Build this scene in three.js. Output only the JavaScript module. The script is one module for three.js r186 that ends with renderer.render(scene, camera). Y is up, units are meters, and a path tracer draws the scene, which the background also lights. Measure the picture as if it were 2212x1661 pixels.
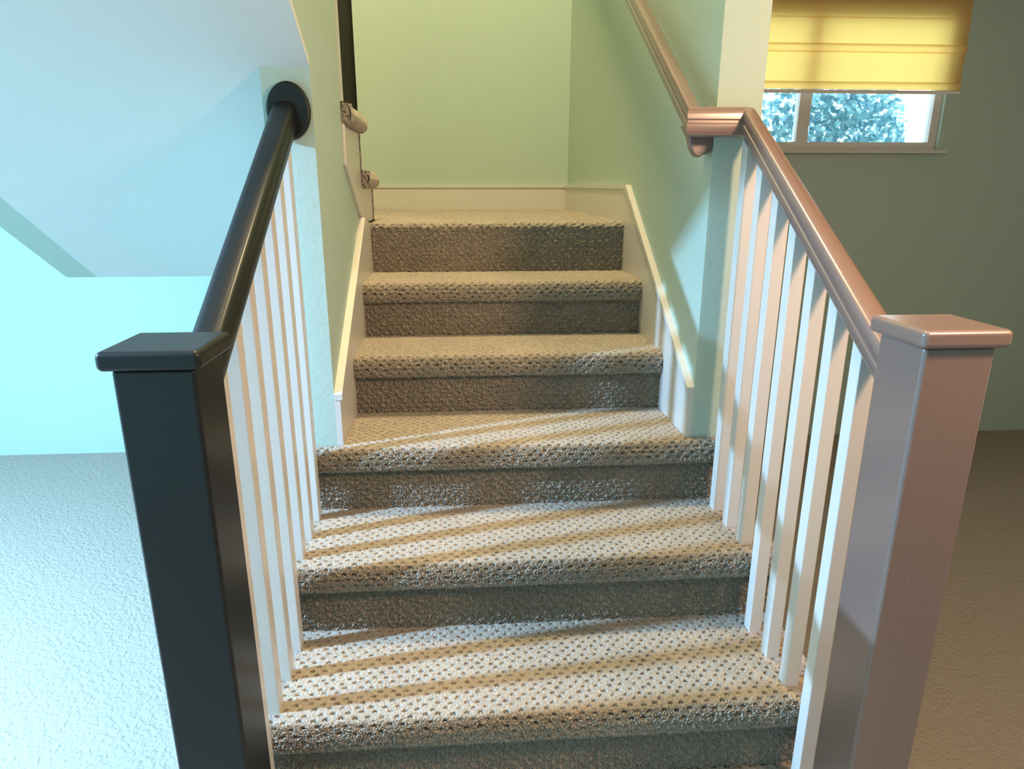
import * as THREE from 'three';
import { mergeGeometries, toCreasedNormals } from 'three/addons/utils/BufferGeometryUtils.js';
import { RoundedBoxGeometry } from 'three/addons/geometries/RoundedBoxGeometry.js';
import { RectAreaLightUniformsLib } from 'three/addons/lights/RectAreaLightUniformsLib.js';

// ------------------------------------------------------------------ camera, sky, large lights, exposure
const scene = new THREE.Scene();
const FW = 2212, FH = 1661, FOCAL = 1467;
const camera = new THREE.PerspectiveCamera(2 * Math.atan(FH / 2 / FOCAL) * 180 / Math.PI, FW / FH, 0.05, 60);
camera.position.set(-0.066, 0.1269, 2.5663);
camera.rotation.set(-0.2841, -0.0693, 0, 'YXZ');
camera.setViewOffset(FW, FH, 11, 0, FW, FH);
camera.updateProjectionMatrix();
const renderer = new THREE.WebGLRenderer();
renderer.toneMapping = THREE.LinearToneMapping;
renderer.toneMappingExposure = 1.32;
renderer.shadowMap.enabled = true;
RectAreaLightUniformsLib.init();
scene.background = new THREE.Color().setRGB(2.5, 3.4, 3.9);          // bright hazy daylight, enters through the window only

function panelLight(name, x, y, z, w, d, rgb, power) {
  const l = new THREE.RectAreaLight(new THREE.Color().setRGB(...rgb), power, w, d);
  l.name = name; l.position.set(x, y, z); l.lookAt(x, y - 1, z); scene.add(l); return l;
}
const LAMP_UP = { x: -0.1, y: 3.84, z: 0.3, s: 0.5, rgb: [1, 0.75, 0.42], power: 165 };
const LAMP_SIDE = { x: 1.1, y: 0.55, z: 2.1, rgb: [1, 0.60, 0.36], power: 4.8 };
panelLight('stairwell_ceiling_light_source', LAMP_UP.x, LAMP_UP.y, LAMP_UP.z, LAMP_UP.s, LAMP_UP.s, LAMP_UP.rgb, LAMP_UP.power);
const LAMP_COOL = { x: -2.65, y: 1.06, z: 1.65, s: 0.08, rgb: [0.37, 0.66, 1.04], power: 18500 };   // small cool downlight in the side room
panelLight('side_room_downlight_source', LAMP_COOL.x, LAMP_COOL.y, LAMP_COOL.z, LAMP_COOL.s, LAMP_COOL.s, LAMP_COOL.rgb, LAMP_COOL.power);
const warmLight = new THREE.PointLight(new THREE.Color().setRGB(...LAMP_SIDE.rgb), LAMP_SIDE.power, 0, 2);
warmLight.name = 'floor_lamp_source'; warmLight.position.set(LAMP_SIDE.x, LAMP_SIDE.y, LAMP_SIDE.z);
warmLight.castShadow = true; warmLight.shadow.radius = 4.5; scene.add(warmLight);

// ------------------------------------------------------------------ helpers
let seed = 12345;
const rnd = () => { seed = (seed * 1664525 + 1013904223) >>> 0; return seed / 4294967296; };
const hash = (x, y) => { let h = Math.imul(x | 0, 374761393) ^ Math.imul(y | 0, 668265263); h = Math.imul(h ^ (h >>> 13), 1274126177); h ^= h >>> 16; return (h >>> 0) / 4294967296; };
const vnoise = (x, y) => { const i = Math.floor(x), j = Math.floor(y), u = x - i, v = y - j, s = u * u * (3 - 2 * u), t = v * v * (3 - 2 * v);
  const a = hash(i, j), b = hash(i + 1, j), c = hash(i, j + 1), d = hash(i + 1, j + 1); return a + (b - a) * s + (c - a) * t + (a - b - c + d) * s * t; };
const taken = new Map();
const numbered = (n) => { const k = taken.get(n) ?? 0; taken.set(n, k + 1); return k ? n + '_' + String(k).padStart(3, '0') : n; };
function add(o, parent) { o.castShadow = o.receiveShadow = true; (parent ?? scene).add(o); return o; }
function obj(name, geo, mat, parent) { const m = new THREE.Mesh(Array.isArray(geo) ? mergeGeometries(geo.map((g) => g.index ? g.toNonIndexed() : g)) : geo, mat); m.name = parent ? name : numbered(name); return add(m, parent); }
function thing(name, label, category, pos = [0, 0, 0], group) { const g = new THREE.Group(); g.name = numbered(name); g.position.set(...pos); g.userData = { label, category }; if (group) g.userData.group = group; scene.add(g); return g; }
function tag(o, label, category, group) { Object.assign(o.userData, { label, category }); if (group) o.userData.group = group; return o; }
function struct(o, label, category) { o.userData.kind = 'structure'; return tag(o, label, category); }
function strip(g) { const n = g.index ? g.toNonIndexed() : g.clone(); for (const k of Object.keys(n.attributes)) if (!['position', 'normal', 'uv'].includes(k)) n.deleteAttribute(k); return n; }
function bx(x0, x1, y0, y1, z0, z1) { const g = new THREE.BoxGeometry(x1 - x0, y1 - y0, z1 - z0); g.translate((x0 + x1) / 2, (y0 + y1) / 2, (z0 + z1) / 2); return worldUv(g); }
function worldUv(g) {      // uv in metres, by the main direction of each face
  const n = strip(g), p = n.attributes.position, q = n.attributes.normal, uv = new Float32Array(p.count * 2);
  for (let i = 0; i < p.count; i++) {
    const ax = Math.abs(q.getX(i)), ay = Math.abs(q.getY(i)), az = Math.abs(q.getZ(i));
    if (ax >= ay && ax >= az) { uv[2 * i] = p.getZ(i); uv[2 * i + 1] = p.getY(i); } else if (az >= ay) { uv[2 * i] = p.getX(i); uv[2 * i + 1] = p.getY(i); } else { uv[2 * i] = p.getX(i); uv[2 * i + 1] = p.getZ(i); }
  }
  n.setAttribute('uv', new THREE.BufferAttribute(uv, 2)); return n;
}
// polygon given as [z, y] pairs, made a plate from x0 to x1
function plateX(pts, x0, x1, bevel = 0) {
  const s = new THREE.Shape(pts.map(([z, y]) => new THREE.Vector2(-z, y)));
  const g = new THREE.ExtrudeGeometry(s, { depth: x1 - x0 - 2 * bevel, bevelEnabled: bevel > 0, bevelSize: bevel, bevelThickness: bevel, bevelOffset: -bevel, bevelSegments: 2, curveSegments: 4 });
  g.translate(0, 0, x0 + bevel);
  g.applyMatrix4(new THREE.Matrix4().set(0, 0, 1, 0, 0, 1, 0, 0, -1, 0, 0, 0, 0, 0, 0, 1));    // shape x is -z, depth is x
  return worldUv(g);
}

// ------------------------------------------------------------------ measures (metres; the landing is y = 0)
const RISE = 0.18, RUN = 0.2834, NOSE = 0.031, THICK = 0.064;
const FLOOR = -8 * RISE, LOWCEIL = 1.15, TOPCEIL = 3.9;
const XL = -0.400, XR = 0.563, WT = 0.113;             // faces and thickness of the two walls beside the flight
const SKL = -0.385, SKR = 0.549;                       // faces of the skirting boards
const ZEND = 0.84, ZBACK = -1.47;
const OUTL = -0.535, OUTR = 0.70;                      // open sides of the lower treads
const soffitY = (z) => 0.389 + 0.635 * (z - ZEND);
const railL = (z) => 0.252 - 0.635 * (z - 0.905);
const railR = (z) => 0.272 - 0.635 * (z - 0.892);

// ------------------------------------------------------------------ materials
function dataTex(size, f, srgb, repeat) {
  const d = new Uint8Array(size * size * 4);
  for (let y = 0; y < size; y++) for (let x = 0; x < size; x++) { const c = f(x, y), o = (y * size + x) * 4; d[o] = c[0]; d[o + 1] = c[1]; d[o + 2] = c[2]; d[o + 3] = 255; }
  const t = new THREE.DataTexture(d, size, size); t.wrapS = t.wrapT = THREE.RepeatWrapping; t.magFilter = THREE.LinearFilter; t.minFilter = THREE.LinearMipmapLinearFilter;
  if (srgb) t.colorSpace = THREE.SRGBColorSpace; if (repeat) t.repeat.set(...repeat); t.needsUpdate = true; return t;
}
const per = (x, y, s, n) => { const f = n / s; const w = (i) => ((i % n) + n) % n; const X = x * f, Y = y * f, i = Math.floor(X), j = Math.floor(Y), u = X - i, v = Y - j, a = u * u * (3 - 2 * u), b = v * v * (3 - 2 * v);
  const h = (p, q) => hash(w(p) + n * 31, w(q) + n * 17); return (h(i, j) * (1 - a) + h(i + 1, j) * a) * (1 - b) + (h(i, j + 1) * (1 - a) + h(i + 1, j + 1) * a) * b; };
const peel = dataTex(256, (x, y) => { const v = 255 * (0.55 * per(x, y, 256, 64) + 0.3 * per(x, y, 256, 24) + 0.15 * per(x, y, 256, 128)); return [v, v, v]; }, false, [2.2, 2.2]);
const stipple = dataTex(256, (x, y) => { const v = 255 * (0.4 * per(x, y, 256, 90) + 0.6 * per(x, y, 256, 40)); return [v, v, v]; }, false, [2.4, 2.4]);
const rgb = (r, g, b) => new THREE.Color().setRGB(r, g, b);
const M = {
  wall: new THREE.MeshStandardMaterial({ color: rgb(0.41, 0.525, 0.455), roughness: 0.62, bumpMap: peel, bumpScale: 0.0006 }),
  soffit: new THREE.MeshStandardMaterial({ color: rgb(0.64, 0.66, 0.645), roughness: 0.85, bumpMap: stipple, bumpScale: 0.0007 }),
  ceiling: new THREE.MeshStandardMaterial({ color: rgb(0.78, 0.77, 0.73), roughness: 0.9, bumpMap: stipple, bumpScale: 0.002 }),
  trim: new THREE.MeshPhysicalMaterial({ color: rgb(0.60, 0.575, 0.53), roughness: 0.36, clearcoat: 0.15, clearcoatRoughness: 0.3 }),
  carpet: new THREE.MeshPhysicalMaterial({ color: 0xffffff, vertexColors: true, roughness: 1, sheen: 1, sheenColor: rgb(0.88, 0.83, 0.76), sheenRoughness: 0.6, specularIntensity: 0 }),
  floorCarpet: new THREE.MeshStandardMaterial({ color: rgb(0.33, 0.29, 0.23), roughness: 1, bumpMap: stipple, bumpScale: 0.006 }),
  darkWood: null, brownWood: null,
  shade: new THREE.MeshPhysicalMaterial({ color: rgb(1.0, 0.80, 0.42), roughness: 0.95, transmission: 0.8, thickness: 0 }),
  hem: new THREE.MeshStandardMaterial({ color: rgb(0.80, 0.72, 0.66), roughness: 0.7 }),
  glass: new THREE.MeshPhysicalMaterial({ color: 0xffffff, roughness: 0.02, transmission: 1, thickness: 0, ior: 1.45 }),
  leaf: new THREE.MeshPhysicalMaterial({ color: rgb(0.20, 0.42, 0.48), roughness: 0.5, transmission: 0.35, thickness: 0 }),
  leafPale: new THREE.MeshPhysicalMaterial({ color: rgb(0.34, 0.56, 0.62), roughness: 0.4, transmission: 0.35, thickness: 0 }),
  stem: new THREE.MeshStandardMaterial({ color: rgb(0.10, 0.09, 0.08), roughness: 0.9 }),
  ground: new THREE.MeshStandardMaterial({ color: rgb(0.3, 0.34, 0.3), roughness: 1 }),
  metal: new THREE.MeshStandardMaterial({ color: rgb(0.55, 0.5, 0.42), roughness: 0.3, metalness: 1 }),
  door: new THREE.MeshPhysicalMaterial({ color: rgb(0.012, 0.014, 0.009), roughness: 0.45 }),
  warmGlow: new THREE.MeshStandardMaterial({ color: rgb(0.9, 0.85, 0.75), emissive: rgb(1, 0.8, 0.5), emissiveIntensity: 1.6 }),
  coolGlow: new THREE.MeshStandardMaterial({ color: rgb(0.85, 0.9, 0.95), emissive: rgb(0.7, 0.88, 1), emissiveIntensity: 2 }),
};
function woodTex(base, spread, n) {
  return dataTex(512, (x, y) => { const g = per(x, y * 0.12, 512, n) * 0.6 + per(x * 1, y * 0.06, 512, n * 2) * 0.4, k = 1 + spread * (g - 0.5) * 2; return base.map((c) => Math.max(0, Math.min(255, c * k))); }, true, [6, 1]);
}
M.darkWood = new THREE.MeshPhysicalMaterial({ map: woodTex([17, 19, 18], 0.3, 40), roughness: 0.5, specularIntensity: 0.6, clearcoat: 0.25, clearcoatRoughness: 0.2 });
M.brownWood = new THREE.MeshPhysicalMaterial({ map: woodTex([118, 97, 89], 0.08, 40), roughness: 0.34, clearcoat: 0.7, clearcoatRoughness: 0.22 });

// ------------------------------------------------------------------ carpet: a cut pile with small sunken loops in a staggered lattice
const LA = 0.028, LB = 0.0145;
function pile(x, s, upright, wide) {
  const row = Math.round(s / LB); let low = 0;
  for (let r = row - 1; r <= row + 1; r++) {
    const off = (r & 1) ? LA / 2 : 0, c = Math.round((x - off) / LA), jx = (hash(c * 7 + 3, r) - 0.5) * 0.007, jy = (hash(c, r * 5 + 1) - 0.5) * 0.005, k = hash(c + 91, r - 17);
    const dx = x - (c * LA + off + jx), dy = s - (r * LB + jy), R = Math.hypot(dx, dy * 1.25), back = THREE.MathUtils.clamp(0.55 - 0.75 * dy / (R + 1e-6), 0.08, 1);
    if (upright) low = Math.max(low, (0.0035 + 0.003 * k) * Math.exp(-((R / 0.0046) ** 2)));          // on the risers the loops stand proud
    else low = Math.min(low, -(0.008 + 0.011 * k) * back * Math.exp(-(((R - 0.0038) / wide) ** 2)), -0.0028 * Math.exp(-((R / 0.0022) ** 2)));
  }
  return low;
}
function carpetColour(x, s, out, i) {
  const f = hash(Math.round(x * 700) + 5, Math.round(s * 700) - 9), g = vnoise(x * 260, s * 260), w = vnoise(x * 9 + 4, s * 9), k = 0.76 + 0.40 * f + 0.20 * (g - 0.5) + 0.10 * (w - 0.5), t = 0.04 * (vnoise(x * 50, s * 50) - 0.5);
  out[i] = 0.355 * k; out[i + 1] = 0.312 * k; out[i + 2] = 0.25 * (k + t);
}
// path: points [z, y, nz, ny] about `cell` apart; columns across x; skip(x, z) leaves a cell out
function carpetGeo(path, x0, x1, cell, s0, skip, endRound) {
  const upright = path.every((p) => Math.abs(p[3]) < 0.3);
  const xs = []; const nx = Math.max(2, Math.round((x1 - x0) / cell));
  for (let i = 0; i <= nx; i++) xs.push({ x: x0 + (x1 - x0) * i / nx, d: 0 });
  if (endRound) { for (let k = 1; k <= 8; k++) { const a = k / 8 * Math.PI / 2; xs.push({ x: x1 + endRound * Math.sin(a), d: endRound * (1 - Math.cos(a)) }); } for (let k = 1; k <= 3; k++) xs.push({ x: x1 + endRound, d: endRound + k * 0.0018 }); }
  const n = xs.length, m = path.length, P = new Float32Array(n * m * 3), C = new Float32Array(n * m * 3);
  for (let j = 0; j < m; j++) {
    const [z, y, nz, ny] = path[j], s = s0 + j * cell, amp = THREE.MathUtils.lerp(upright ? 0.0118 : 0.0085, 0.0026, THREE.MathUtils.smoothstep(ny, 0.7, 0.98));   // the pile opens where it bends or stands upright
    for (let i = 0; i < n; i++) {
      const { x, d } = xs[i], rough = (hash(i + 977, j + Math.round(s0 * 1000)) - 0.5), h = pile(x + d, s, upright, cell > 0.0015 ? 0.0019 : 0.0015) + amp * rough + 0.0016 * (vnoise(x * 30, s * 30) - 0.5), o = (j * n + i) * 3;
      P[o] = x + 0.0016 * (hash(i, j + 51) - 0.5); P[o + 1] = y + ny * (h - d) + 0.0008 * (hash(i + 9, j) - 0.5); P[o + 2] = z + nz * (h - d) + 0.0012 * (hash(i, j + 3) - 0.5);
      carpetColour(x, s, C, o);
    }
  }
  const idx = [];
  for (let j = 0; j < m - 1; j++) for (let i = 0; i < n - 1; i++) {
    if (skip && skip((xs[i].x + xs[i + 1].x) / 2, (path[j][0] + path[j + 1][0]) / 2)) continue;
    const a = j * n + i, b = a + 1, c = a + n, d = c + 1; idx.push(a, c, b, b, c, d);
  }
  const g = new THREE.BufferGeometry(); g.setAttribute('position', new THREE.BufferAttribute(P, 3)); g.setAttribute('color', new THREE.BufferAttribute(C, 3)); g.setIndex(idx); g.computeVertexNormals(); return g;
}
// resample a profile of [z, y] points to even steps, with normals to the left of travel turned outwards
function resample(pts, cell, flip = 1) {
  const L = [0]; for (let i = 1; i < pts.length; i++) L.push(L[i - 1] + Math.hypot(pts[i][0] - pts[i - 1][0], pts[i][1] - pts[i - 1][1]));
  const tot = L[L.length - 1], m = Math.max(2, Math.round(tot / cell)), out = []; let k = 0;
  for (let j = 0; j <= m; j++) { const t = tot * j / m; while (k < L.length - 2 && L[k + 1] < t) k++; const u = (t - L[k]) / (L[k + 1] - L[k]); out.push([pts[k][0] + (pts[k + 1][0] - pts[k][0]) * u, pts[k][1] + (pts[k + 1][1] - pts[k][1]) * u]); }
  return out.map((p, j) => { const a = out[Math.max(0, j - 1)], b = out[Math.min(out.length - 1, j + 1)], dz = b[0] - a[0], dy = b[1] - a[1], l = Math.hypot(dz, dy); return [p[0], p[1], -dy / l * flip, dz / l * flip]; });
}
// tread profile: from the riser behind, over the rounded nose, to the underside; dir = +1 climbs away from +z
function treadProfile(zBack, zFront, y, r, zUnder) {
  const dir = Math.sign(zFront - zBack), pts = [[zBack, y]], rt = r * 1.05, rb = r * 0.55;      // a fuller curve above, a tighter one below
  for (let k = 0; k <= 10; k++) { const a = k / 10 * Math.PI / 2; pts.push([zFront - dir * rt * (1 - Math.sin(a)), y - rt * (1 - Math.cos(a))]); }
  for (let k = 0; k <= 8; k++) { const a = k / 8 * Math.PI / 2; pts.push([zFront - dir * rb * (1 - Math.cos(a)), y - 2 * r + rb * (1 - Math.sin(a))]); }
  pts.push([zUnder, y - 2 * r]); return pts;
}

// ------------------------------------------------------------------ the lower flight
const flight = thing('staircase', 'wide flight of beige patterned carpet steps between two baluster rows', 'staircase');
{
  const body = [[ -0.02, FLOOR]]; body.push([-0.02, -0.012]);
  for (let k = 0; k < 8; k++) { body.push([k * RUN - 0.008, -0.012 - k * RISE]); body.push([k * RUN - 0.008, Math.max(FLOOR, -0.012 - (k + 1) * RISE)]); }
  // the part between the walls, then the open part with its two white string sides
  const zc = ZEND;
  const inner = body.filter(([z]) => z <= zc); inner.push([zc, -0.012 - 3 * RISE], [zc, FLOOR]);
  const outer = [[zc, FLOOR], [zc, -0.012 - 3 * RISE], ...body.filter(([z]) => z > zc)];
  obj('stair_body', [plateX(inner, XL, XR), plateX(outer, OUTL + 0.006, OUTR - 0.006)], M.trim, flight);
  for (let k = 1; k <= 7; k++) {
    const wide = k >= 3, x0 = wide ? OUTL : SKL, x1 = wide ? OUTR : SKR, cell = [0, 0.002, 0.0018, 0.0016, 0.0014, 0.0014, 0.0022, 0.004][k];
    const st = new THREE.Group(); st.name = 'step'; flight.add(st);
    const prof = resample(treadProfile((k - 1) * RUN + 0.001, k * RUN + NOSE, -k * RISE, THICK / 2, k * RUN - 0.002), cell);
    obj('tread', carpetGeo(prof, x0, x1, cell, k * 3.1, k === 3 ? (x, z) => (x < SKL + 0.001 || x > SKR - 0.001) && z < ZEND + 0.003 : null), M.carpet, st);
    if (k < 7) { const rp = resample([[k * RUN, -k * RISE - THICK + 0.003], [k * RUN, -(k + 1) * RISE]], cell); obj('riser', carpetGeo(rp, wide ? x0 : x0, x1, cell, k * 3.1 + 1.3), M.carpet, st); }
    else obj('riser', carpetGeo(resample([[k * RUN, -k * RISE - THICK + 0.003], [k * RUN, FLOOR + 0.002]], 0.004), x0, x1, 0.004, k * 3.1 + 1.3), M.carpet, st);
  }
  // top riser and the landing it carries
  obj('riser', carpetGeo(resample([[0.004, -0.022], [0.0, -RISE]], 0.0024), SKL, SKR, 0.0024, 0.4), M.carpet, flight);
  const lp = resample([[ZBACK + 0.014, 0], [-0.012, 0], [-0.004, -0.002], [0.004, -0.008], [0.008, -0.016], [0.006, -0.024]], 0.0042);
  obj('landing_carpet', carpetGeo(lp, SKL, SKR, 0.0042, 7.7), M.carpet, flight);
}
struct(obj('floor', [bx(-1.42, XL - WT, -0.2, -0.012, ZBACK, -0.089), bx(XL - WT, XR, -0.2, -0.012, ZBACK, -0.02)], M.trim), 'stair landing slab below the green back wall', 'landing');
tag(obj('landing_carpet', carpetGeo(resample([[ZBACK + 0.02, 0], [-0.2, 0]], 0.008), -1.38, SKL - 0.002, 0.008, 9.1), M.carpet), 'beige carpet running behind the wall at the upper steps', 'carpet');

// ------------------------------------------------------------------ the upper flight, climbing back beyond the centre wall
const UZ = (k) => -0.21 + (k - 1) * RUN;                              // riser k of the upper flight
{
  const up = thing('staircase', 'upper carpeted flight turning back behind the green centre wall', 'staircase');
  const pts = []; pts.push([UZ(1), -0.012]);
  for (let k = 1; k <= 8; k++) { pts.push([UZ(k) + 0.008, k === 1 ? -0.012 : (k - 1) * RISE - 0.012]); pts.push([UZ(k) + 0.008, k * RISE - 0.012]); }
  pts.push([2.03, 8 * RISE - 0.012]); pts.push([2.03, soffitY(2.03) + 0.02], [UZ(1) + 0.2, soffitY(UZ(1) + 0.2) + 0.02]);
  obj('stair_body', plateX(pts, -1.42, XL - WT), M.trim, up);
  // the open end beside the landing, faced by a white string
  const s = [[UZ(1) + 0.006, 0.0], [UZ(1) + 0.006, RISE - 0.05], [UZ(2) + 0.006, RISE - 0.05], [UZ(2) + 0.006, 2 * RISE - 0.05], [0.43, 2 * RISE - 0.05], [0.43, 0.19], [0.11, 0.0]];
  obj('string_board', plateX(s, XL - WT, XL), M.trim, up);
  for (let k = 1; k <= 8; k++) {
    const st = new THREE.Group(); st.name = 'step'; up.add(st); const cell = k <= 2 ? 0.0026 : 0.007, x1 = k <= 2 ? XL + 0.005 : XL - WT - 0.002;
    const zF = UZ(k) - 0.03, zB = k === 2 ? 0.425 : k < 8 ? UZ(k + 1) : 2.03, prof = resample(treadProfile(zB, zF, k * RISE, 0.029, UZ(k) + 0.004), cell, -1);
    if (k <= 2) prof.push(...resample([[UZ(k) + 0.004 + cell, k * RISE - 0.058], [k === 2 ? 0.425 : zB - 0.002, k * RISE - 0.058]], cell, -1), ...resample([[k === 2 ? 0.428 : zB, k * RISE - 0.052], [k === 2 ? 0.428 : zB, k * RISE - 0.002]], cell, -1));
    const fit = k === 2 ? ((x, z) => x < XL - WT && z > UZ(3)) : null;
    obj('tread', carpetGeo(prof, -1.40, x1, cell, 20 + k * 2.3, fit, k <= 2 ? 0.024 : 0), M.carpet, st);
    obj('riser', carpetGeo(resample([[UZ(k), k * RISE - 0.055], [UZ(k), (k - 1) * RISE]], cell, -1), -1.40, k <= 2 ? XL + 0.004 : x1, cell, 21 + k * 2.3), M.carpet, st);
  }
  obj('edge_moulding', plateX([[0.445, 0.186], [0.445, 2 * RISE - 0.06], [0.428, 2 * RISE - 0.06], [0.428, 0.195], [0.108, 0.005], [0.108, -0.014]], XL - 0.001, XL + 0.010, 0.003), M.trim, up);
}
const soffit = obj('ceiling', [plateX([[-0.088, soffitY(-0.088)], [2.03, soffitY(2.03)], [2.03, soffitY(2.03) + 0.02], [-0.088, soffitY(-0.088) + 0.02]], -1.42, XL - WT), plateX([[ZEND, soffitY(ZEND)], [2.03, soffitY(2.03)], [2.03, soffitY(2.03) + 0.02], [ZEND, soffitY(ZEND) + 0.02]], XL - WT, XL)], M.soffit);
struct(soffit, 'pale sloping plaster soffit under the upper flight', 'ceiling');

// ------------------------------------------------------------------ walls
struct(obj('wall_left', [plateX([[-0.005, FLOOR], [ZEND, FLOOR], [ZEND, soffitY(ZEND) + 0.02], [2.03, soffitY(2.03) + 0.02], [2.03, TOPCEIL], [0.43, TOPCEIL], [0.43, 0.19], [0.11, 0], [-0.005, 0]], XL - WT, XL), bx(XL - WT, XL, FLOOR, -0.2, ZBACK, -0.005)], M.wall), 'pale green centre wall between the two flights', 'wall');
struct(obj('wall_right', [bx(XR, XR + WT, FLOOR, TOPCEIL, ZBACK, ZEND), bx(XR, XR + WT, LOWCEIL, TOPCEIL, ZEND, 2.03)], M.wall), 'pale green wall carrying the brown handrail beside the steps', 'wall');
// back wall with the window opening on the right and the dark doorway on the left
const WX0 = 1.25, WX1 = 2.75, WY0 = 0.33, WY1 = 1.08, DX0 = -1.36, DX1 = -0.605;
const zb0 = ZBACK - 0.14;
struct(obj('wall_back', [bx(-3.7, 3.9, FLOOR, 0, zb0, ZBACK), bx(-3.7, DX0, 0, TOPCEIL, zb0, ZBACK), bx(DX0, DX1, 2.05, TOPCEIL, zb0, ZBACK), bx(DX1, WX0, 0, TOPCEIL, zb0, ZBACK), bx(WX0, WX1, 0, WY0, zb0, ZBACK), bx(WX0, WX1, WY1, TOPCEIL, zb0, ZBACK), bx(WX1, 3.9, 0, TOPCEIL, zb0, ZBACK)], M.wall), 'pale green wall behind the stair landing', 'wall');
struct(obj('door_1', [bx(DX0, DX1, 0.0, 2.05, zb0 + 0.005, zb0 + 0.05)], M.door), 'dark door set back at the far side of the landing', 'door');
struct(obj('wall_side', [bx(-3.8, -3.7, FLOOR, LOWCEIL, zb0, 4.3), plateX([[ZBACK, -0.2], [-0.088, -0.2], [2.03, soffitY(2.03)], [2.03, TOPCEIL], [ZBACK, TOPCEIL]], -1.53, -1.42), bx(-1.53, 0.68, LOWCEIL, TOPCEIL, 2.03, 2.14)], M.wall), 'green side wall of the room beside the stairs', 'wall');
struct(obj('wall_far', [bx(3.9, 4.0, FLOOR, LOWCEIL, zb0, 4.3), bx(-3.8, 4.0, FLOOR, LOWCEIL, 4.3, 4.4)], M.wall), 'green wall of the hall at the foot of the stairs', 'wall');
struct(obj('floor', bx(-3.8, 4.0, FLOOR - 0.1, FLOOR, zb0, 4.4), M.floorCarpet), 'carpeted floor at the foot of the stairs', 'floor');
struct(obj('ceiling', [bx(-3.8, -1.53, LOWCEIL, LOWCEIL + 0.12, zb0, 4.4), bx(0.68, 4.0, LOWCEIL, LOWCEIL + 0.12, ZBACK, 4.4), bx(-1.53, 0.68, LOWCEIL, LOWCEIL + 0.12, 2.14, 4.4)], M.ceiling), 'flat white ceiling of the lower rooms', 'ceiling');
struct(obj('ceiling', bx(-1.53, 0.68, TOPCEIL, TOPCEIL + 0.1, zb0, 2.14), M.ceiling), 'white ceiling high above the stairwell', 'ceiling');

// baseboards and sloping skirting boards
const skTop = (z) => 0.128 - 0.648 * (z - 0.025);
function capped(name, pts, xa, xb, capPts, xc, label) {
  const g = thing(name, label, 'trim'); g.userData.kind = 'structure';
  obj('board', plateX(pts, xa, xb), M.trim, g); obj('cap_moulding', plateX(capPts, ...xc), M.trim, g); return g;
}
const nosing = [[ZEND, -0.56], [0.55, -0.56], [0.55, -0.38], [0.27, -0.38], [0.27, -0.2], [-0.012, -0.2]];
capped('trim_1', [[ZEND, skTop(ZEND)], ...nosing.slice(0, 1), [0.5, -0.56], [-0.012, -0.22], [-0.012, 0.128], [0.025, 0.128]], SKR, XR, [[ZEND + 0.002, skTop(ZEND) - 0.012], [ZEND + 0.002, skTop(ZEND) + 0.004], [0.027, 0.132], [-0.012, 0.132], [-0.012, 0.116], [0.02, 0.116]], [SKR - 0.006, XR], 'white skirting board sloping down the wall under the brown handrail');
capped('trim_2', [[ZEND, skTop(ZEND)], [ZEND, -0.56], [0.5, -0.56], [-0.004, -0.22], [-0.004, 0.0], [0.2, skTop(0.2)]], XL, SKL, [[ZEND + 0.002, skTop(ZEND) - 0.012], [ZEND + 0.002, skTop(ZEND) + 0.004], [0.19, skTop(0.19) + 0.004], [0.19, skTop(0.19) - 0.012]], [XL, SKL + 0.006], 'white skirting board sloping down the green centre wall');
struct(obj('baseboard_right', [bx(SKR, XR, -0.002, 0.128, ZBACK, -0.012), bx(SKR - 0.004, XR, 0.118, 0.132, ZBACK, -0.012)], M.trim), 'white baseboard along the landing at the handrail wall', 'baseboard');
struct(obj('baseboard_back', [bx(DX1, SKR, -0.002, 0.128, ZBACK, ZBACK + 0.014), bx(DX1, SKR, 0.118, 0.132, ZBACK, ZBACK + 0.018)], M.trim), 'white baseboard along the back of the landing', 'baseboard');
struct(obj('trim_3', bx(XL - WT - 0.004, XL + 0.006, 2 * RISE + 0.004, TOPCEIL, 0.405, 0.43), M.trim), 'thin white edge board up the end of the centre wall', 'trim');

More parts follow.
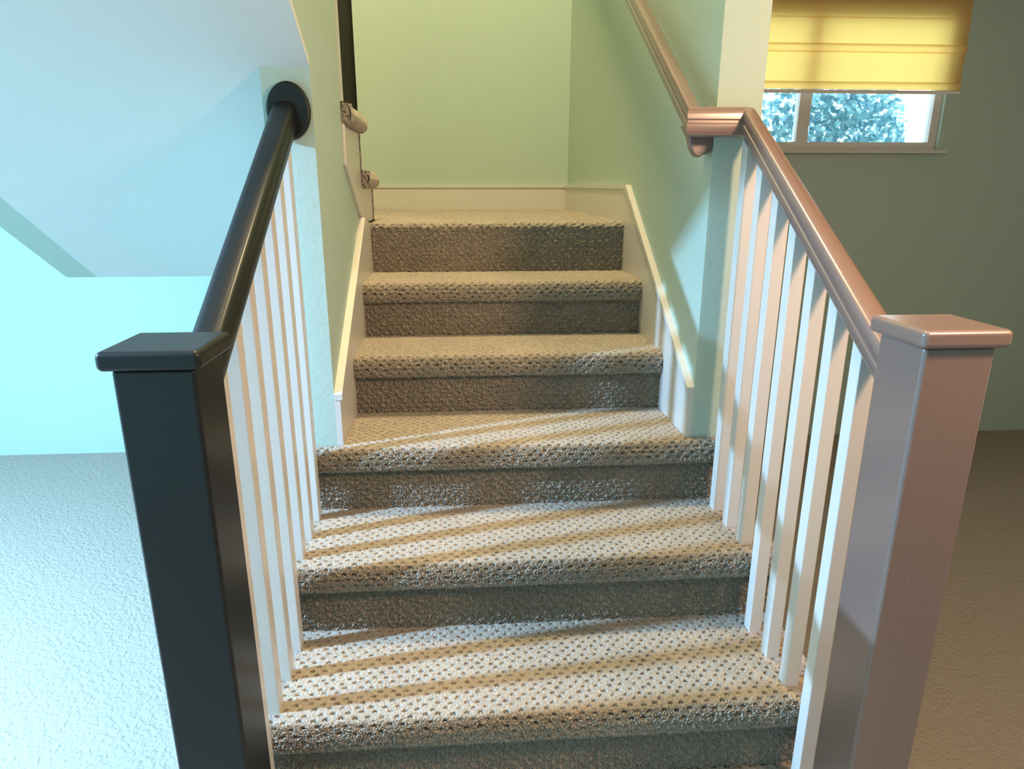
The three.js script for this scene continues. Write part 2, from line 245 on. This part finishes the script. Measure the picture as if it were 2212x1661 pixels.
// ------------------------------------------------------------------ handrails
// plan path [x, z, y]; sections stay upright and are mitred at the corners
const railSection = [];
{ const w = 0.027, h = 0.033;                                     // half sizes: rounded top, a groove along each side
  const half = [[0, h], [0.012, h - 0.0004], [0.0185, h - 0.0022], [0.0235, h - 0.0065], [0.0262, h - 0.0125], [w, h - 0.019], [w, h - 0.028], [w - 0.0022, h - 0.031], [w - 0.0022, h - 0.037], [w, h - 0.040], [w, -h + 0.010], [w - 0.0035, -h + 0.003], [w - 0.010, -h]];
  for (const p of half) railSection.push(p); for (const p of half.slice(1).reverse()) railSection.push([-p[0], p[1]]); }
function railGeo(path) {
  const n = railSection.length, rings = path.map(([x, z, y], i) => {
    const dir = (a, b) => { const dx = b[0] - a[0], dz = b[1] - a[1], l = Math.hypot(dx, dz); return [dx / l, dz / l]; };
    const d0 = i ? dir(path[i - 1], path[i]) : dir(path[i], path[i + 1]), d1 = i < path.length - 1 ? dir(path[i], path[i + 1]) : d0;
    const s0 = [-d0[1], d0[0]], s1 = [-d1[1], d1[0]], mx = s0[0] + s1[0], mz = s0[1] + s1[1], k = 2 / (mx * mx + mz * mz);
    return railSection.map(([u, v]) => [x + mx * k * u, y + v, z + mz * k * u]);
  });
  const pos = [], uv = []; let run = 0;
  for (let r = 0; r < rings.length - 1; r++) {
    const len = Math.hypot(path[r + 1][0] - path[r][0], path[r + 1][1] - path[r][1], path[r + 1][2] - path[r][2]);
    for (let i = 0; i < n; i++) { const j = (i + 1) % n, a = rings[r][i], b = rings[r][j], c = rings[r + 1][i], d = rings[r + 1][j];
      pos.push(...a, ...b, ...c, ...b, ...d, ...c); const u0 = i / n, u1 = (i + 1) / n; uv.push(u0, run, u1, run, u0, run + len, u1, run, u1, run + len, u0, run + len); }
    run += len;
  }
  for (const [ring, f] of [[rings[0], 1], [rings[rings.length - 1], -1]]) for (let i = 1; i < n - 1; i++) { pos.push(...ring[0], ...(f > 0 ? ring[i + 1] : ring[i]), ...(f > 0 ? ring[i] : ring[i + 1])); uv.push(0, 0, 0.1, 0, 0, 0.1); }
  const g = new THREE.BufferGeometry(); g.setAttribute('position', new THREE.Float32BufferAttribute(pos, 3)); g.setAttribute('uv', new THREE.Float32BufferAttribute(uv, 2)); return toCreasedNormals(g, 0.55);
}
const RLX = -0.462, RRX = 0.626, RWX = 0.494;
{
  const r = thing('handrail', 'near-black wooden handrail running into the wall end by an oval plate', 'handrail');
  obj('rail', railGeo([[RLX, ZEND + 0.008, railL(ZEND + 0.008)], [RLX, 1.60, railL(1.60)]]), M.darkWood, r);
  const e = new THREE.Shape(); e.absellipse(0, 0, 0.050, 0.064, 0, Math.PI * 2);
  const g = new THREE.ExtrudeGeometry(e, { depth: 0.006, bevelEnabled: true, bevelSize: 0.008, bevelOffset: -0.008, bevelThickness: 0.006, bevelSegments: 4, curveSegments: 40 }); g.translate(-0.453, 0.294, ZEND + 0.006);
  obj('wall_plate', g, M.darkWood, r);
  const q = thing('handrail', 'brown wooden handrail on the wall, stepping out over the balusters', 'handrail');
  const zj = 0.892;
  obj('rail', railGeo([[RWX, -1.1, railR(-1.1)], [RWX, zj, railR(zj)], [RRX, zj, railR(zj)], [RRX, 1.60, railR(1.60)]]), M.brownWood, q);
  // bracket: wall plate, arm and saddle
  const b = new THREE.Group(); b.name = 'wall_bracket'; q.add(b);
  const pl = new THREE.CylinderGeometry(0.034, 0.038, 0.012, 32); pl.rotateZ(Math.PI / 2); pl.scale(1, 1.5, 1); pl.translate(XR - 0.006, 0.262, 0.80);
  obj('wall_plate', pl, M.brownWood, b);
  const as = new THREE.Shape(); as.moveTo(XR - 0.002, 0.275); as.lineTo(XR - 0.002, 0.215); as.bezierCurveTo(XR - 0.012, 0.196, XR - 0.022, 0.206, XR - 0.028, 0.197); as.bezierCurveTo(XR - 0.040, 0.190, XR - 0.056, 0.206, XR - 0.062, 0.240); as.lineTo(RWX - 0.010, 0.268); as.lineTo(RWX + 0.012, 0.275); as.closePath();
  const arm = new THREE.ExtrudeGeometry(as, { depth: 0.018, bevelEnabled: true, bevelSize: 0.004, bevelThickness: 0.005, bevelOffset: -0.004, bevelSegments: 3, curveSegments: 10 }); arm.translate(0, 0, 0.815);
  obj('arm', arm, M.brownWood, b);
}

// ------------------------------------------------------------------ balusters and newel posts
const SQ = 0.030;
function treadAt(z) { const k = Math.ceil((z - 0.02 + 1e-6) / RUN); return -k * RISE; }
function balusterGeo(h) { const g = new THREE.BoxGeometry(SQ, h, SQ, 1, 1, 1); return g; }
function baluster(x, zc, rail, label, group) {
  const y0 = treadAt(zc + SQ / 2) - 0.004, sh = new THREE.Shape(), b = 0.0018, zA = zc - SQ / 2, zB = zc + SQ / 2;
  const top = (z) => rail(z) - 0.032;
  const g = plateX([[zA, y0], [zB, y0], [zB, top(zB)], [zA, top(zA)]], x - SQ / 2, x + SQ / 2, b); g.translate(-x, -y0, -zc);
  const m = obj('baluster', g, M.trim); m.position.set(x, y0, zc); tag(m, label, 'baluster', group); return m;
}
const ORD = ['first', 'second', 'third', 'fourth', 'fifth', 'sixth', 'seventh'];
for (let i = 0; i < 7; i++) {
  baluster(-0.461, 0.918 + 0.0968 * i - SQ / 2, railL, `white square baluster under the near-black rail, ${ORD[i]} down from the wall end`, 'balusters under the near-black rail');
  baluster(0.6255, 0.930 + 0.0937 * i - SQ / 2, railR, `white square baluster under the brown rail, ${ORD[i]} down from the wall end`, 'balusters under the brown rail');
}
function newel(x, z, yTop, mat, label) {
  const y0 = treadAt(z + 0.05), t = thing('newel_post', label, 'newel post', [x, y0, z]), h = yTop - y0;
  const g = new RoundedBoxGeometry(0.105, h, 0.105, 3, 0.006); g.translate(0, h / 2, 0); obj('post', g, mat, t);
  const c = new RoundedBoxGeometry(0.13, 0.026, 0.13, 3, 0.008); c.translate(0, h + 0.013, 0); obj('cap', c, mat, t);
}
newel(-0.462, 1.642, railL(1.6) + 0.09, M.darkWood, 'dark square newel post ending the near-black handrail');
newel(0.626, 1.642, railR(1.6) + 0.09, M.brownWood, 'brown square newel post ending the brown handrail');

// ------------------------------------------------------------------ window with a folded yellow shade, shrub outside
{
  const w = thing('window_1', 'window under a yellow shade beyond the brown handrail', 'window'); w.userData.kind = 'structure';
  const zf = ZBACK - 0.05, f = 0.045, frame = (x0, x1, y0, y1) => bx(x0, x1, y0, y1, zf - 0.03, zf + 0.02);
  obj('frame', [frame(WX0, WX0 + f, WY0, WY1), frame(WX1 - f, WX1, WY0, WY1), frame(WX0 + f, WX1 - f, WY1 - f, WY1), frame(WX0 + f, WX1 - f, WY0, WY0 + f)], M.trim, w);
  obj('mullion', frame(1.90, 1.97, WY0 + f, WY1 - f), M.trim, w);
  obj('pane', bx(WX0 + f, 1.90, WY0 + f, WY1 - f, zf - 0.008, zf - 0.004), M.glass, w);
  obj('pane', bx(1.97, WX1 - f, WY0 + f, WY1 - f, zf - 0.008, zf - 0.004), M.glass, w);
  obj('sill', bx(WX0 - 0.03, WX1 + 0.03, WY0 - 0.02, WY0, ZBACK - 0.02, ZBACK + 0.05), M.trim, w);
  const s = thing('window_shade', 'yellow roman shade lowered over the top of the window', 'window shade', [2.0, 0, ZBACK]);
  const folds = [[0.655, 0.69], [0.69, 0.845], [0.845, 0.885], [0.885, 1.02], [1.02, 1.13]];
  folds.forEach(([a, b], i) => { const zo = [0.028, 0.018, 0.028, 0.018, 0.012][i]; const g = new RoundedBoxGeometry(1.62, b - a + 0.006, 0.006, 2, 0.002); g.rotateX(i % 2 ? 0.03 : -0.03); g.translate(0, (a + b) / 2, zo); obj('fold', g, M.shade, s); });
  const hem = new RoundedBoxGeometry(1.62, 0.018, 0.016, 2, 0.004); hem.translate(0, 0.640, 0.026); obj('hem_bar', hem, M.hem, s);
}
for (let b = 0; b < 2; b++) {
  const cx = [1.5, 2.8][b], sh = thing('shrub', ['leafy shrub outside the left half of the window', 'leafy shrub outside the right half of the window'][b], 'shrub', [cx, FLOOR, -2.7 - 0.15 * b]);
  const parts = [[], []];
  for (let i = 0; i < 3600; i++) {
    const u = rnd() * 2 - 1, a = rnd() * 6.283, r = Math.cbrt(rnd()) * 0.62, q = Math.sqrt(1 - u * u);
    const g = new THREE.CircleGeometry(0.022 + 0.02 * rnd(), 6); g.scale(0.6, 1, 1); g.rotateX(rnd() * 3); g.rotateY(rnd() * 6.28); g.rotateZ(rnd() * 3);
    g.translate(r * q * Math.cos(a), 1.9 + r * 1.1 * u, r * 0.6 * q * Math.sin(a)); parts[i % 2].push(g);
  }
  obj('foliage', parts[0], M.leaf, sh); obj('foliage', parts[1], M.leafPale, sh); sh.children.forEach((c) => { c.userData.kind = 'stuff'; });
  const st = new THREE.CylinderGeometry(0.02, 0.04, 1.8, 8); st.translate(0, 0.9, 0); obj('stem', st, M.stem, sh);
}
struct(obj('ground', bx(-4, 9, FLOOR - 0.1, FLOOR, -9, zb0), M.ground), 'ground outside the window', 'ground');

// ------------------------------------------------------------------ lamps
function ceilingLamp(L, ceil, label, glow) {
  const t = thing('ceiling_lamp', label, 'lamp', [L.x, L.y, L.z]); const h = ceil - L.y;
  const base = new THREE.CylinderGeometry(L.s * 0.5, L.s * 0.56, Math.max(0.01, h * 0.5), 40); base.translate(0, h - Math.max(0.01, h * 0.5) / 2, 0); obj('base', base, M.trim, t);
  const d = new RoundedBoxGeometry(L.s, h * 0.5 - 0.004, L.s, 2, 0.006); d.translate(0, h * 0.25 + 0.003, 0); obj('diffuser', d, glow, t);
}
ceilingLamp(LAMP_UP, TOPCEIL, 'warm flush ceiling lamp above the stairwell', M.warmGlow);
{
  const t = thing('floor_lamp', 'warm globe floor lamp standing beside the brown newel post', 'lamp', [LAMP_SIDE.x, FLOOR, LAMP_SIDE.z]), h = LAMP_SIDE.y - FLOOR;
  const b = new THREE.CylinderGeometry(0.12, 0.13, 0.025, 40); b.translate(0, 0.0125, 0); obj('base', b, M.metal, t);
  const p = new THREE.CylinderGeometry(0.011, 0.011, h - 0.13, 16); p.translate(0, 0.02 + (h - 0.13) / 2, 0); obj('pole', p, M.metal, t);
  const cup = new THREE.CylinderGeometry(0.05, 0.02, 0.03, 24); cup.translate(0, h - 0.10, 0); obj('cup', cup, M.metal, t);
  const bl = new THREE.SphereGeometry(0.095, 32, 20); bl.translate(0, h, 0); obj('globe', bl, M.warmGlow, t);
}
{
  const t = thing('ceiling_lamp', 'small cool white square downlight in the room beside the stairs', 'lamp', [LAMP_COOL.x, LAMP_COOL.y, LAMP_COOL.z]), h = LOWCEIL - LAMP_COOL.y;
  const c = new RoundedBoxGeometry(0.10, h - 0.012, 0.10, 3, 0.006); c.translate(0, 0.012 + (h - 0.012) / 2, 0); obj('housing', c, M.trim, t);
  const d = new THREE.BoxGeometry(LAMP_COOL.s, 0.009, LAMP_COOL.s); d.translate(0, 0.0075, 0); obj('diffuser', d, M.coolGlow, t);
}

scene.traverse((o) => { if (o.isMesh) { o.castShadow = true; o.receiveShadow = true; } });
renderer.render(scene, camera);
